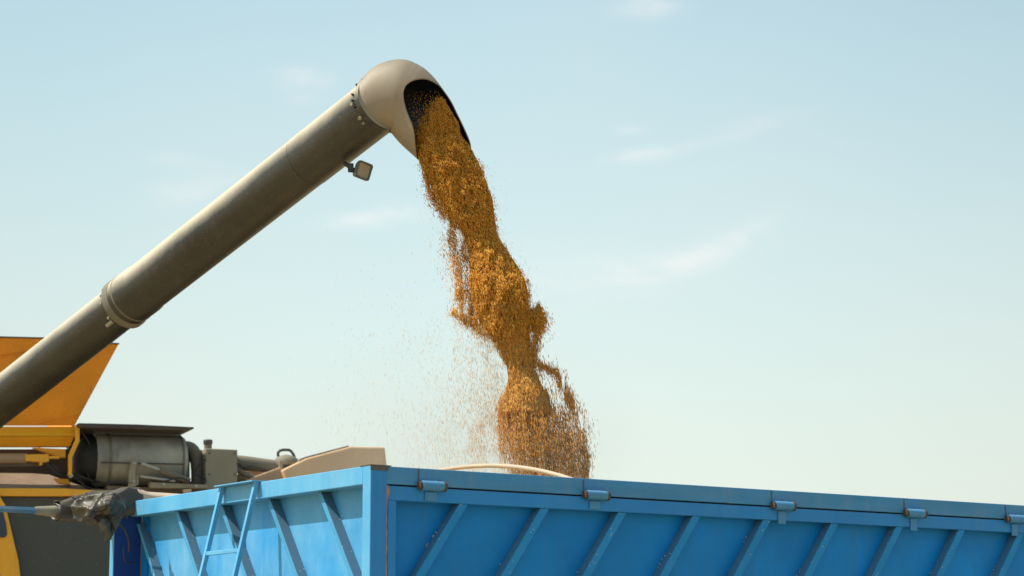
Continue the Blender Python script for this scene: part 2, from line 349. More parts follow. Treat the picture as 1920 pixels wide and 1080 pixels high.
# far side, floor, inner faces
mb = MB(); mb.box((.07, W - .06, BOT), (L, W - .0, T - .003)); mb.build('far_side_panel', M['blue_panel'], tr)
mb = MB(); mb.box((L, 0, BOT), (L + .06, W, T - .02)); mb.build('rear_panel', M['blue_panel'], tr)
mb = MB(); mb.box((.072, .072, BOT - .04), (L - .002, W - .062, BOT + .02)); mb.build('floor', M['grime'], tr)
mb = MB(); mb.box((-.9, .7, BOT - .3), (L, .82, BOT - .101)); mb.box((-.9, W - .82, BOT - .3), (L, W - .7, BOT - .101)); mb.build('chassis', M['grime'], tr)
for u in (1.4, 4.8):
    for v in (.28, W - .28):
        c = Vector((u, v, .48)); wb = MB()
        prof = [(-.14, .30), (-.15, .40), (-.13, .465), (-.08, .48), (.08, .48), (.13, .465), (.15, .40), (.14, .30)]
        wb.grid([[(c.x + r_ * math.cos(a), c.y + o_, c.z + r_ * math.sin(a)) for o_, r_ in prof] for a in np.linspace(0, 2 * math.pi, 49)])
        wo_ = wb.build('wheel', M['tyre'], tr, smooth=40)
        rb = MB(); rb.tube([(c.x, c.y - .1, c.z), (c.x, c.y + .1, c.z)], [.31, .31], 32); rb.tube([(c.x, c.y - .15, c.z), (c.x, c.y + .15, c.z)], .09, 16)
        rb.build('rim', M['rim'], wo_, smooth=40)
for u in (1.4, 4.8):
    mb = MB(); mb.tube([(u, .15, .48), (u, W - .15, .48)], .05, 12); mb.build('axle', M['grime'], tr)
    mb = MB(); mb.box((u - .3, .705, .5), (u + .3, .815, .8495)); mb.build('spring', M['grime'], tr)
    mb = MB(); mb.box((u - .3, W - .815, .5), (u + .3, W - .705, .8495)); mb.build('spring', M['grime'], tr)
# ladder leaning off the end face
lb = MB(); va, vb = .99, 1.326
def lad(v, z): return Vector((-.012 - (T - z) * .235, v, z))
lp = None
for v in (va, vb):
    mb = MB(); a = lad(v, T + .006); b = lad(v, 1.3)
    d = Vector((.011, 0, 0)); e = Vector((0, .0105, 0))
    mb.prism([a - d - e, a + d - e, a + d + e, a - d + e], b - a)
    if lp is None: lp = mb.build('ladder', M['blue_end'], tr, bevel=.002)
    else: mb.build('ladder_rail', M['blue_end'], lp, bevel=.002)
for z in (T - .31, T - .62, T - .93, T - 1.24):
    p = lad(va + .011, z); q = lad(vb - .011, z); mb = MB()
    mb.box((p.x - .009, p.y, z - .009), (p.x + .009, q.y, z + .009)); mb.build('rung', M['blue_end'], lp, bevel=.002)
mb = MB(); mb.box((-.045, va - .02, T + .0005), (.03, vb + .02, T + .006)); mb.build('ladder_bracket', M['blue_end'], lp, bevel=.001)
# tarp bow across the top
ub_ = ut(1097); bp = []
for s in np.linspace(0, 1, 33):
    v = .03 + (W - .06) * s; bp.append((ub_ + .05, v, T - .03 + .165 * (1 - abs(2 * s - 1) ** 2.2)))
mb = MB(); mb.tube(bp, .0105, 12); mb.build('tarp_bow', M['bow'], tr, smooth=60)

# ------------------------------------------------------------------ rolled tarpaulin on the far top edge, roller rod sticking out
tp = empty('rolled_tarpaulin', (CX, CY, 0), ANG)
tag(tp, 'taupe rolled tarpaulin bunched and tied at the end of its roller rod', 'tarpaulin')
def roll_center(u):
    k = max(0, min(1, (u + .45) / .5)); k = k * k * (3 - 2 * k)
    return Vector((u, W + .01, 2.628 + .062 * k))
def roll_rows(us):
    rows = []
    for u in us:
        c = roll_center(u); row = []
        for j in range(64):
            a = 2 * math.pi * j / 64
            k = max(0, min(1, (u + .40) / .2))
            r_ = .046 + .020 * k if u < .05 else .056
            if u < .06:
                f1 = abs(math.sin(1.6 * a + 9 * u)); f2 = abs(math.sin(2.3 * a - 15 * u + 1)); f3 = abs(math.sin(4.1 * a + 26 * u))
                r_ += k * (.024 * (1 - f1) - .010 + .014 * (1 - f2) + .006 * (1 - f3))
            else: r_ += .004 * math.sin(9 * u) * math.sin(a * 2) + .006 * (1 - abs(math.sin(2.4 * a + 2 * u)))
            row.append((c.x, c.y + r_ * math.cos(a), c.z + r_ * math.sin(a)))
        rows.append(row)
    return rows
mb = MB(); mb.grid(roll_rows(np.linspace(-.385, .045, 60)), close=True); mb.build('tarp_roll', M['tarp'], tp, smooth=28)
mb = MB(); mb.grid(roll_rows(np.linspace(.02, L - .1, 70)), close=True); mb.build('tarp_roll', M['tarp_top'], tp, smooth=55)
# rolled spiral layers showing at the end
mb = MB(); rows = []
for a in np.linspace(0, 4.6 * math.pi, 110):
    r_ = .020 + .0022 * a; c = roll_center(-.38)
    rows.append([(-.398 + .004 * math.sin(a * 3), c.y + r_ * math.cos(a), c.z + r_ * math.sin(a)), (-.34, c.y + r_ * math.cos(a), c.z + r_ * math.sin(a))])
mb.grid(rows); so = mb.build('rolled_end', M['tarp'], tp, smooth=80); md = so.modifiers.new('thick', 'SOLIDIFY'); md.thickness = .0025
# loose folded corner hanging from the roll
TPI = (Matrix.Translation(Vector((CX, CY, 0))) @ Matrix.Rotation(ANG, 4, 'Z')).inverted()
fv = [(150, 934, .0), (184, 927, .05), (213, 925, .06), (237, 936, -.02), (234, 958, -.01), (222, 988, .02), (208, 1010, .03), (198, 1017, .03), (193, 1000, .05),
      (184, 984, .04), (160, 978, .06), (140, 975, .04), (134, 950, .05), (204, 944, .10), (190, 966, .03), (170, 955, .09), (209, 978, .02), (200, 988, .075)]
ff = [(0, 1, 15), (1, 13, 15), (1, 2, 13), (2, 3, 13), (3, 4, 13), (4, 16, 13), (4, 5, 16), (5, 6, 16), (6, 17, 16), (6, 7, 17), (7, 8, 17), (8, 9, 17), (9, 14, 17), (14, 13, 16), (14, 16, 17),
      (13, 14, 15), (9, 10, 14), (10, 15, 14), (10, 11, 15), (11, 12, 15), (12, 0, 15)]
mb = MB(); mb.add([TPI @ P(x, y, 11.20 - d) for x, y, d in fv], ff)
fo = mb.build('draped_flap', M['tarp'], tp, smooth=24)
for e_ in fo.data.edges:
    if tuple(sorted(e_.vertices)) in ((1, 13), (13, 16), (13, 15), (14, 17), (10, 15)): pass
md = fo.modifiers.new('sub', 'SUBSURF'); md.subdivision_type = 'SIMPLE'; md.levels = 4; md.render_levels = 4
tx = bpy.data.textures.new('creases', 'MUSGRAVE'); tx.noise_scale = .055; tx.musgrave_type = 'RIDGED_MULTIFRACTAL'
md = fo.modifiers.new('crease', 'DISPLACE'); md.texture = tx; md.strength = .014; md.mid_level = .5
md = fo.modifiers.new('thick', 'SOLIDIFY'); md.thickness = .003; md.offset = 0
cpts = catmull([(-.33, W - .03, 2.705), (-.29, W - .075, 2.675), (-.22, W - .10, 2.64), (-.15, W - .105, 2.60), (-.09, W - .12, 2.555), (-.06, W - .12, 2.50), (-.045, W - .10, 2.44)], 6)
mb = MB(); mb.tube(cpts, .006, 8); mb.build('tie_strap', M['black'], tp, smooth=60)
cpts = catmull([(-.25, W - .02, 2.725), (-.2, W - .09, 2.69), (-.13, W - .115, 2.65), (-.07, W - .13, 2.60)], 6)
mb = MB(); mb.tube(cpts, .0045, 8); mb.build('tie_strap', M['black'], tp, smooth=60)
cpts = catmull([(-.075, W - .10, 2.46), (-.07, W - .10, 2.40), (-.055, W - .10, 2.385), (-.03, W - .09, 2.385), (.0, W - .06, 2.39)], 6)
mb = MB(); mb.tube(cpts, .0035, 8); mb.build('tie_cord', M['black'], tp, smooth=60)
cc = roll_center(-.4)
mb = MB(); mb.tube([(-1.1, cc.y, cc.z), (-.49, cc.y, cc.z)], .0175, 6); mb.tube([(-1.1, cc.y, cc.z), (-1.1, cc.y - .02, cc.z - .35)], .015, 8); mb.build('roller_rod', M['rod_blue'], tp, smooth=20)
mb = MB(); mb.tube([(-.505, cc.y, cc.z), (-.49, cc.y, cc.z), (-.43, cc.y, cc.z), (-.39, cc.y, cc.z), (-.30, cc.y, cc.z)], [.018, .021, .026, .030, .030], 14); mb.build('rod_sleeve', M['sleeve'], tp, smooth=60)

# ------------------------------------------------------------------ combine harvester
def combine_depth(px): return 15.76 / (1 - .36 * (px - 960) / 4333)
NB = Vector((-.34, .94, 0)).normalized()     # into the body
def C(px, py, off=0.0): return P(px, py, combine_depth(px)) + NB * off
ch = empty('combine_harvester', (-3.4, 15.4, 0), 0)
tag(ch, 'yellow and dark grey combine harvester with its unloading auger raised', 'combine harvester')
bpy.context.view_layer.update()
CHI = Matrix.Translation(-Vector((-3.4, 15.4, 0)))
def cpoly(name, pts, material, off=0, th=.05, parent=None, bevel=.004, offs=None):
    mb = MB(); q = [CHI @ C(x, y, (offs[i] if offs else off)) for i, (x, y) in enumerate(pts)]
    mb.prism(q, NB * th); return mb.build(name, material, parent or ch, bevel=bevel)
def cprofile(name, prof, x0, x1, material, parent=None, bevel=.003, th=.03):
    mb = MB(); mb.grid([[CHI @ C(x, y, o) for (y, o) in prof] for x in (x0, x1)])
    o = mb.build(name, material, parent or ch); md = o.modifiers.new('t', 'SOLIDIFY'); md.thickness = th; md.offset = -1
    # always grow away from the viewer
    return o
def ctube(name, pts, r, material, parent=None, n=14, k=6, off=0):
    q = [(*(CHI @ C(p[0], p[1], p[2] if len(p) > 2 else off)),) for p in pts]
    if len(q) > 2: q = [tuple(p) for p in catmull(q, k)]
    mb = MB(); mb.tube(q, r, n); return mb.build(name, material, parent or ch, smooth=50)
# grain tank extension, flared outwards
offs = [-.20, -.20, -.20, -.20, .02, .02]
te = cpoly('tank_extension', [(-200, 637), (52, 641), (76, 643.5), (211, 654), (141, 797), (-200, 797)], M['orange'], th=.02, offs=[-.22, -.22, -.22, -.22, .02, .02], bevel=.003)
a = CHI @ C(211, 654, -.20); b = CHI @ C(141, 797, .045)
mb = MB(); mb.prism([a, b, b + NB * 1.6, a + NB * 1.9], Vector((-.012, 0, 0))); mb.build('extension_side', M['orange'], te)
a = CHI @ C(-200, 636.5, -.226); b = CHI @ C(76, 643, -.226); c_ = CHI @ C(212, 653.5, -.226)
mb = MB(); mb.tube([a, b, c_], .005, 8); mb.build('rim_strip', M['brown_plate'], te)
# fold line in the extension panel
cpoly('tank_beam', [(-200, 799), (143, 799), (143, 819), (-200, 819)], M['yellow'], offs=[.03, .03, -.05, -.05], th=.10)
cpoly('tank_beam', [(-200, 819.6), (137, 819.6), (133, 836), (-200, 836)], M['yellow'], offs=[-.045, -.045, .03, .03], th=.08)
cpoly('beam_bracket', [(131, 800), (146, 800), (146, 829), (132, 860), (132, 893), (125, 893), (125, 856), (138, 826), (138, 803)], M['yellow'], off=-.075, th=.03)
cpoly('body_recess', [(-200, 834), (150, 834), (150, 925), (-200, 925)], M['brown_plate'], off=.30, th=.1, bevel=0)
cpoly('gusset', [(62, 838), (125, 841), (125, 857), (112, 856)], M['yellow'], off=.04, th=.05)
ctube('hydraulic_cylinder', [(-200, 859, .05), (52, 858, .05)], .033, M['tan_dark'])
ctube('hydraulic_cylinder', [(-200, 872, .07), (78, 869, .07)], .012, M['olive_dark'])
cpoly('cylinder_clevis', [(48, 852), (92, 851), (92, 866), (80, 866), (80, 872), (75, 872), (75, 866), (48, 864)], M['yellow'], off=-.0, th=.06)
cpoly('cylinder_pin', [(92, 855), (112, 855), (112, 860), (92, 860)], M['yellow'], off=.0, th=.03)
for pts in ([(88, 868, .0), (102, 886, -.04), (118, 893, -.02), (128, 893, 0)], [(94, 868, .02), (106, 880, -.03), (120, 887, -.01), (130, 888, .02)],
            [(131, 887, 0), (148, 893, -.02), (160, 898, -.02), (172, 903, 0), (184, 918, .03)], [(131, 890, 0), (143, 897, -.03), (160, 899, 0), (200, 903, .05), (230, 905, .06)],
            [(131, 893, 0), (150, 904, -.02), (158, 912, -.02), (170, 916, 0)]):
    ctube('hydraulic_hose', pts, .008, M['black'], n=8)
ctube('hose_clamp', [(128, 887, -.01), (134, 895, -.01)], .02, M['steel'], n=10)
# dusty sloping shoulder and trim
cpoly('shoulder_panel', [(-200, 878), (70, 881), (103, 884), (135, 900), (170, 914), (255, 923), (255, 928), (-200, 918.5)], M['chaff'],
      offs=[.26, .26, .24, .14, .04, -.02, -.05, -.08], th=.05, bevel=0)
cpoly('shoulder_edge', [(103, 896), (130, 897), (135, 908), (112, 905)], M['yellow'], off=.04, th=.04)
cpoly('trim_strip', [(-200, 917), (115, 918), (255, 926), (255, 931), (110, 932.5), (-200, 932)], M['yellow'], off=-.10, th=.05)
cpoly('side_panel', [(-200, 933.2), (800, 933.2), (800, 1500), (-200, 1500)], M['dark_grey'], off=-.07, th=.05)
cpoly('stripe_panel', [(-200, 920), (-8, 928), (5, 948), (30, 1052), (34, 1085), (34, 1300), (-200, 1300)], M['yellow'], off=-.125, th=.05, bevel=.008)
cpoly('side_window', [(-60, 962), (0, 962), (6, 985), (8, 1004), (4, 1010), (-60, 1010)], M['glass'], off=-.14, th=.012)
# engine bay, silencer drum, bracket, gas strut
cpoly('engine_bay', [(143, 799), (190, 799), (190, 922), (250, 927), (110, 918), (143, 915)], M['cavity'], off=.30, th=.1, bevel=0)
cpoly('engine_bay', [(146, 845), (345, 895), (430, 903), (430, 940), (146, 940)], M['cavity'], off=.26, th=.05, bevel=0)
cpoly('hood_plate', [(141, 797.5), (250, 800), (355, 805), (355, 808), (340, 811), (141, 805)], M['brown_plate'], off=-.14, th=.55, bevel=0)
prof = [(144, .06), (147, .115), (158, .155), (176, .176), (182, .180), (352, .180), (362, .165), (368, .13), (371, .07), (372, .01)]
ctr = lambda px: CHI @ C(px, 860 + (px - 180) * .02, .12)
mb = MB(); mb.tube([ctr(p_[0]) for p_ in prof[1:5]], [p_[1] for p_ in prof[1:5]], 40); dr_end = mb
so = MB(); so.tube([ctr(p_) for p_ in (181.5, 186, 330, 345, 350, 353, 355)], [.168, .172, .172, .172, .160, .13, .09], 48)
mf = so.build('silencer_drum', M['muffler'], ch, smooth=35)
mb = MB(); mb.tube([ctr(p_) for p_ in (143, 147, 160, 181)], [.05, .11, .15, .160], 40); mb.build('drum_end', M['cavity'], mf, smooth=60)
for x0, x1 in ((203, 208), (341, 344)):
    mb = MB(); mb.tube([ctr(x0), ctr(x1)], .1775, 48); mb.build('drum_strap', M['olive_dark'], mf, smooth=35)
cpoly('drum_seam', [(186, 868), (340, 871), (340, 872.2), (186, 869.2)], M['cavity'], parent=mf, off=-.062, th=.03, bevel=0)
cpoly('support_bracket', [(241, 865), (250, 864), (253, 868), (248, 885), (249, 915), (235, 915), (236, 890)], M['olive'], off=-.12, th=.04)
cpoly('support_bracket', [(249, 893), (254, 893), (254, 912), (249, 912)], M['olive'], off=-.11, th=.04)
gs = ctube('gas_strut', [(258, 872, -.13), (294, 884, -.12)], .011, M['steel'])
mb = MB(); mb.tube([CHI @ C(292, 883.5, -.12), CHI @ C(350, 904, -.09)], .019, 14); mb.build('strut_cylinder', M['olive_dark'], gs, smooth=50)
ctube('linkage_rod', [(256, 896, -.12), (322, 904, -.10)], .009, M['steel'])
cpoly('deck_beam', [(276, 906), (384, 911), (384, 918), (276, 917)], M['olive'], off=-.1, th=.08)
cpoly('deck_beam', [(200, 911), (300, 915), (400, 916), (400, 930), (200, 922)], M['chaff'], off=-.02, th=.1)
cpoly('tail_light', [(337, 920), (352, 919), (352, 927), (337, 927)], M['bow'], off=-.12, th=.04)
# intake elbow, header tank box with filler cap
ctube('intake_elbow', [(345, 842, .1), (356, 836, .1), (368, 842, .1), (374, 860, .1), (376, 885, .1), (376, 915, .1)], .042, M['olive_dark'], n=20)
cpoly('bay_post', [(352, 862), (359, 862), (359, 908), (352, 908)], M['olive_dark'], off=.05, th=.05)
cpoly('intake_duct', [(352, 833), (372, 839), (392, 842), (392, 868), (368, 862), (352, 850)], M['olive_dark'], off=.1, th=.1)
hb = cpoly('header_tank', [(384.5, 841), (444, 843.5), (444, 925), (384.5, 925)], M['olive'], off=-.02, th=.30, bevel=.006)
ctube('filler_neck', [(396, 843, .10), (396, 829, .10)], .026, M['olive_dark'], parent=hb, n=20)
ctube('filler_cap', [(396, 831, .10), (396, 828, .10), (396, 822.5, .10), (396, 821.5, .10)], [.028, .031, .031, .026], M['black'], parent=hb, n=20, k=6) if False else None
mb = MB(); mb.tube([CHI @ C(396, y, .10) for y in (831, 829, 823, 821.5)], [.027, .031, .031, .025], 20); mb.build('filler_cap', M['lamp_body'], hb, smooth=40)
# pipes behind
mb = MB(); mb.tube([CHI @ C(x, y, .12) for x, y in ((440, 863), (470, 866), (520, 871), (545, 874))], [.050, .050, .043, .036], 24); mb.build('exhaust_pipe', M['olive_dark'], ch, smooth=50)
ctube('coolant_hose', [(440, 876, .05), (456, 884, .05), (475, 893, .06), (492, 901, .06), (505, 908, .06)], .019, M['olive_dark'])
mb = MB(); mb.tube([CHI @ C(455, 925, .2), CHI @ C(455, 925, .5)], .01, 6)
cpoly('pulley_guard', [(453, 915), (454, 896), (460, 884), (475, 877), (505, 874), (530, 874), (530, 930), (453, 930)], M['tan_dark'], off=.22, th=.1, bevel=.01)
# dome cap and handle
mb = MB(); mb.tube([CHI @ C(545 + 0 * k, y, .12) for k, y in enumerate((870, 864, 858, 854, 851, 849.5))], [.085, .086, .078, .060, .035, .01], 28); mb.build('dome_cap', M['olive_dark'], ch, smooth=60)
ctube('lifting_handle', [(530, 853, .12), (530, 845, .12), (536, 841, .12), (545, 840.3, .12), (553, 842, .12), (559, 850, .12), (561, 856, .12)], .0095, M['black'], n=10)
cpoly('pipe_bracket', [(527, 861), (534, 861), (534, 880), (527, 880)], M['olive'], off=.05, th=.04)
# tan rear covers
cpoly('rear_cover', [(527, 882), (571, 860.5), (653, 838.5), (718, 839.5), (728, 930), (545, 930), (533, 900)], M['tan'], off=-.05, th=.5, bevel=.01)
cpoly('cover_edge', [(560, 862), (571, 857), (650, 836.2), (654, 838.3), (571, 860.3), (560, 866)], M['olive_dark'], off=-.03, th=.5, bevel=0)
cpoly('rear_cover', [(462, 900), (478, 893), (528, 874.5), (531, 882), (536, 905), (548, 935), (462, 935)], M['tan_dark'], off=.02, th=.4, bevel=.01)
# fasteners, cables and folds
cpoly('panel_fold', [(-200, 700), (92, 662), (100, 662), (-200, 703)], M['orange'], offs=[-.13, -.205, -.205, -.13], th=.01, parent=te)
cpoly('panel_fold', [(60, 796), (150, 776), (151, 773), (60, 793)], M['orange'], offs=[.005, -.02, -.02, .005], th=.01, parent=te)
for pts in ([(150, 806, -.02), (170, 840, .0), (160, 875, .0), (175, 905, .02)], [(300, 906, -.12), (330, 899, -.13), (352, 907, -.12), (384, 903, -.04)], [(384, 862, -.03), (372, 872, -.02), (366, 888, -.02), (384, 899, -.03)],
            [(444, 868, -.03), (456, 876, .0), (470, 872, .05), (500, 879, .05)], [(196, 912, -.06), (215, 903, -.08), (240, 909, -.12)]):
    ctube('cable', pts, .0055, M['black'], n=6)
for (x_, y_) in ((391, 850), (438, 851), (391, 890), (438, 890)):
    p = CHI @ C(x_, y_, -.02); mb = MB(); mb.tube([p, p - NB * .008], .006, 6); mb.build('tank_bolt', M['grime'], hb)
for (x_, y_) in ((245, 872), (244, 905), (300, 911), (360, 914)):
    p = CHI @ C(x_, y_, -.12); mb = MB(); mb.tube([p, p - NB * .012], .009, 6); mb.build('bracket_bolt', M['steel'], ch)
# lower body and wheels, under the frame
b0 = CHI @ C(-200, 1500); b1 = CHI @ C(800, 1500)
mb = MB(); mb.prism([Vector((b0.x - 1.5, b0.y - .6, .9)), Vector((b1.x, b1.y + .1, .9)), Vector((b1.x, b1.y + .1, 2.95)), Vector((b0.x - 1.5, b0.y - .6, 2.95))], NB * 2.2)
mb.build('body', M['dark_grey'], ch)
for (wx, wr) in ((-1.6, .85), (2.0, .6)):
    base = Vector((wx, wx * .36 - .25, wr)); ax = NB
    mb = MB(); side = Vector((ax.y, -ax.x, 0))
    mb.grid([[base + side * (r_ * math.cos(a)) + Vector((0, 0, r_ * math.sin(a))) + ax * o_ for o_, r_ in ((0, wr * .55), (-.02, wr * .9), (.03, wr), (.37, wr), (.42, wr * .9), (.4, wr * .55))] for a in np.linspace(0, 2 * math.pi, 49)])
    w_ = mb.build('wheel', M['tyre'], ch, smooth=40)
    mb = MB(); mb.tube([base + ax * .05, base + ax * .35], wr * .57, 32); mb.tube([base + ax * .0, base + ax * .4], wr * .18, 16); mb.build('rim', M['yellow'], w_, smooth=40)

# ------------------------------------------------------------------ unloading auger of the combine
YA = 11.35; A = P(700, 205, YA); B = P(0, 752, 13.6)
AX = (B - A)
def ta(px):
    r = (px - 960) / 4333.5
    # px column of the axis -> fraction along A-B (iterated projection)
    lo_, hi_ = -.5, 1.8
    for _ in range(50):
        m_ = (lo_ + hi_) / 2; q = A + AX * m_; dq = q - EYE
        x = 960 + F * dq.x / (dq.y * math.cos(PITCH) + dq.z * math.sin(PITCH))
        if x > px: lo_ = m_
        else: hi_ = m_
    return m_
def apt(px): return CHI @ (A + AX * ta(px))
def lathe(name, prof, material, parent=ch, n=96):
    mb = MB(); mb.tube([apt(x) for x, _ in prof], [r for _, r in prof], n); return mb.build(name, material, parent, smooth=30)
endB = CHI @ (A + AX * 1.45)
mb = MB(); mb.tube([endB, apt(120), apt(236)], .1315, 96); au = mb.build('auger_tube', M['tube'], ch, smooth=30)
lathe('auger_tube', [(238, .130), (241, .1475), (270, .1480), (272, .1425), (577, .1425)], M['tube'])
lathe('auger_sleeve', [(577.6, .1425), (578, .1448), (640, .1448), (712, .1448)], M['tube'])
lathe('flange_ring', [(231.5, .133), (232, .1535), (236.5, .1535), (240.4, .1475)], M['olive_dark'])
lathe('dark_joint', [(576.9, .1432), (577.5, .1432)], M['cavity'])
lathe('seam_ring', [(247, .1485), (248, .1495), (249, .1485)], M['olive_dark'])
ad = (A - B).normalized()
e1 = ad.cross(Vector((0, 1, 0))).normalized(); e2 = ad.cross(e1).normalized()     # e1 in the picture plane, e2 towards the viewer or away
if e1.z < 0: e1 = -e1
if e2.y > 0: e2 = -e2
# flange lugs and bolts
for a_ in (18, 38, 58, 80, -20):
    d_ = e1 * math.cos(R(90 - a_ + 0)) + e2 * math.sin(R(90 - a_)) if a_ > 0 else -e1 * .35 + e2 * .94
    c = apt(228) + d_ * .137
    mb = MB(); mb.tube([c, c + d_ * .012], .0075, 8); mb.build('flange_bolt', M['steel'] if a_ < 60 else M['rust'], au)
# small inspection tab under the lower tube
c = apt(222) + (-e1 * .55 + e2 * .83).normalized() * .133
mb = MB(); mb.tube([c - ad * .03, c + ad * .03], .012, 8); mb.build('flange_lug', M['olive'], au, smooth=40)

# spout hood : rings pivot about the inner corner of the elbow, the mouth is cut out of the side that faces front and right
HD = 57.0 / 4333 * YA
rings = [  # outer x,y  inner x,y  s_upper s_lower
    (668, 160, 731, 249, .43, .43), (675, 152, 732, 248, .43, .43), (700, 127, 731, 247, .43, .43), (722, 116, 731, 247, .43, .43), (745, 112, 731, 247, .43, .43), (766, 114.5, 731, 247, .43, .43),
    (782, 121, 731, 247, .43, .43), (789, 125, 731, 247, .37, .49), (797, 130, 731, 247, .27, .565), (808, 140, 732, 247, .17, .60), (818, 151, 732, 248, .10, .635), (830, 167, 734, 249.5, .02, .68),
    (846, 190, 741, 258, .004, .725), (858, 214, 751, 269, .004, .77), (872, 243, 765, 282, .004, .885), (881.5, 266, 777, 292.5, .004, .985), (883.5, 277, 780.5, 296, .004, .998)]
sp = []
for r_ in rings: sp.append((*r_[:4], math.acos(1 - 2 * r_[4]), math.acos(1 - 2 * r_[5])))
sp = catmull(sp, 18); rows = []
rim = [(781, 296), (780, 285), (779, 272), (778, 260), (776, 250), (773, 241), (768, 229), (763.5, 217), (760.5, 205), (759, 194), (759.5, 184), (762.5, 176), (768, 170), (777, 164), (788, 160), (800, 158), (811, 159.5), (820, 162.5), (829, 167), (840, 180)]
rim = [tuple(p) for p in catmull(rim, 5)]
def rim_hits(ox, oy, ix, iy):
    out = []; dx, dy = ix - ox, iy - oy
    for (x0, y0), (x1, y1) in zip(rim[:-1], rim[1:]):
        ex, ey = x1 - x0, y1 - y0; den = dx * ey - dy * ex
        if abs(den) < 1e-9: continue
        s_ = ((x0 - ox) * ey - (y0 - oy) * ex) / den; r_ = ((x0 - ox) * dy - (y0 - oy) * dx) / den
        if 0 <= r_ <= 1 and -.05 < s_ < 1.02: out.append(min(.999, max(.003, s_)))
    return sorted(out)
E1 = Vector((-.63, -.28, .73)); E1 = (E1 - ad * E1.dot(ad)).normalized(); E2 = ad.cross(E1).normalized()
if E2.y > 0: E2 = -E2
C0 = A + AX * ta(702)
last_open = False
for qi, q in enumerate(sp):
    ox, oy, ix, iy, tu, tl = q; row = []
    hits = rim_hits(ox, oy, ix, iy) if qi > 18 * 5 else []
    if len(hits) >= 2: tu, tl = math.acos(1 - 2 * hits[0]), math.acos(1 - 2 * hits[-1]); last_open = True
    elif len(hits) == 1 and last_open: tu, tl = math.acos(1 - 2 * .003), math.acos(1 - 2 * hits[0])
    elif last_open: tu, tl = math.acos(1 - 2 * .003), math.acos(1 - 2 * .999)
    else: tu = tl = R(82)
    po = P(ox, oy, YA); pi_ = P(ix, iy, YA); c = (po + pi_) / 2; hv = (po - pi_) / 2; wv = Vector((0, -HD, 0))
    k_ = min(1, qi / (18 * 5.0)); k_ = k_ * k_ * (3 - 2 * k_)
    if qi == 0: c_first, hv_first = c.copy(), hv.copy()
    c = c + (C0 - c_first) * (1 - k_); hv = hv + (E1 * .152 - hv_first) * (1 - k_); wv = (E2 * .152).lerp(wv, k_)
    if qi < 19: continue
    for k in range(97):
        th = tl + (2 * math.pi - (tl - tu)) * k / 96
        row.append(CHI @ (c + hv * math.cos(th) + wv * math.sin(th)))
    rows.append(row)
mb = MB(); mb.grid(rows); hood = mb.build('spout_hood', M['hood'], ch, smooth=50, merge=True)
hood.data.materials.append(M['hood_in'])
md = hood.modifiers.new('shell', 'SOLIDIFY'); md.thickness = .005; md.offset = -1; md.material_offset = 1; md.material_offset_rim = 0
# bolts round the hood collar
for deg_, back, rb_, mt in ((-6, -.035, .0055, 'black'), (4, -.005, .0055, 'black'), (32, .004, .006, 'black'), (45, .010, .006, 'black'), (52, .018, .009, 'olive'), (60, .010, .006, 'black'), (84, .012, .010, 'olive'), (96, .016, .006, 'olive')):
    dv = E1 * math.cos(R(deg_)) + E2 * math.sin(R(deg_)); p = CHI @ (C0 + dv * .148 - ad * (back - .012)); mb = MB()
    mb.tube([p - dv * .02, p + dv * .010], rb_, 8); mb.build('hood_bolt', M[mt], hood)
# dark tube end inside the hood
# work lamp under the tube
lp0 = P(681, 320, YA + .08); li = CHI @ lp0
ldir = Vector((.45, -.80, -.12)).normalized(); lright = Vector((0, 0, 1)).cross(ldir).normalized(); lup = ldir.cross(lright).normalized()
rot = R(-14); r2 = lright * math.cos(rot) + lup * math.sin(rot); u2 = -lright * math.sin(rot) + lup * math.cos(rot)
def rr(w, h, c, dep): # rounded rectangle ring
    out = []
    for sx, sy, a0 in ((1, 1, 0), (-1, 1, 90), (-1, -1, 180), (1, -1, 270)):
        for k in range(5):
            a = R(a0 + k * 22.5); out.append(li + r2 * (sx * (w - c) + c * math.cos(a)) + u2 * (sy * (h - c) + c * math.sin(a)) + ldir * dep)
    return out
mb = MB(); ringsL = [rr(.024, .026, .010, -.055), rr(.036, .039, .012, -.035), rr(.042, .045, .012, -.004), rr(.042, .045, .012, .012), rr(.034, .037, .009, .012), rr(.032, .035, .008, .004)]
mb.grid(ringsL, close=True); mb.add(ringsL[0], [tuple(range(20))]); wl = mb.build('work_light', M['lamp_body'], ch, smooth=35, merge=True)
mb = MB(); mb.add(rr(.0325, .0355, .008, .0055), [tuple(range(20))]); mb.build('lens', M['lamp_lens'], wl)
mb = MB(); bk = CHI @ P(657, 314, YA + .1)
mb.box((bk.x - .012, bk.y - .02, bk.z - .022), (bk.x + .016, bk.y + .02, bk.z + .018))
mb.tube([bk + Vector((0, 0, -.012)), li - ldir * .05], .014, 8)
mb.tube([bk, CHI @ P(646, 306, YA + .13)], .012, 8)
mb.build('light_bracket', M['black'], wl)

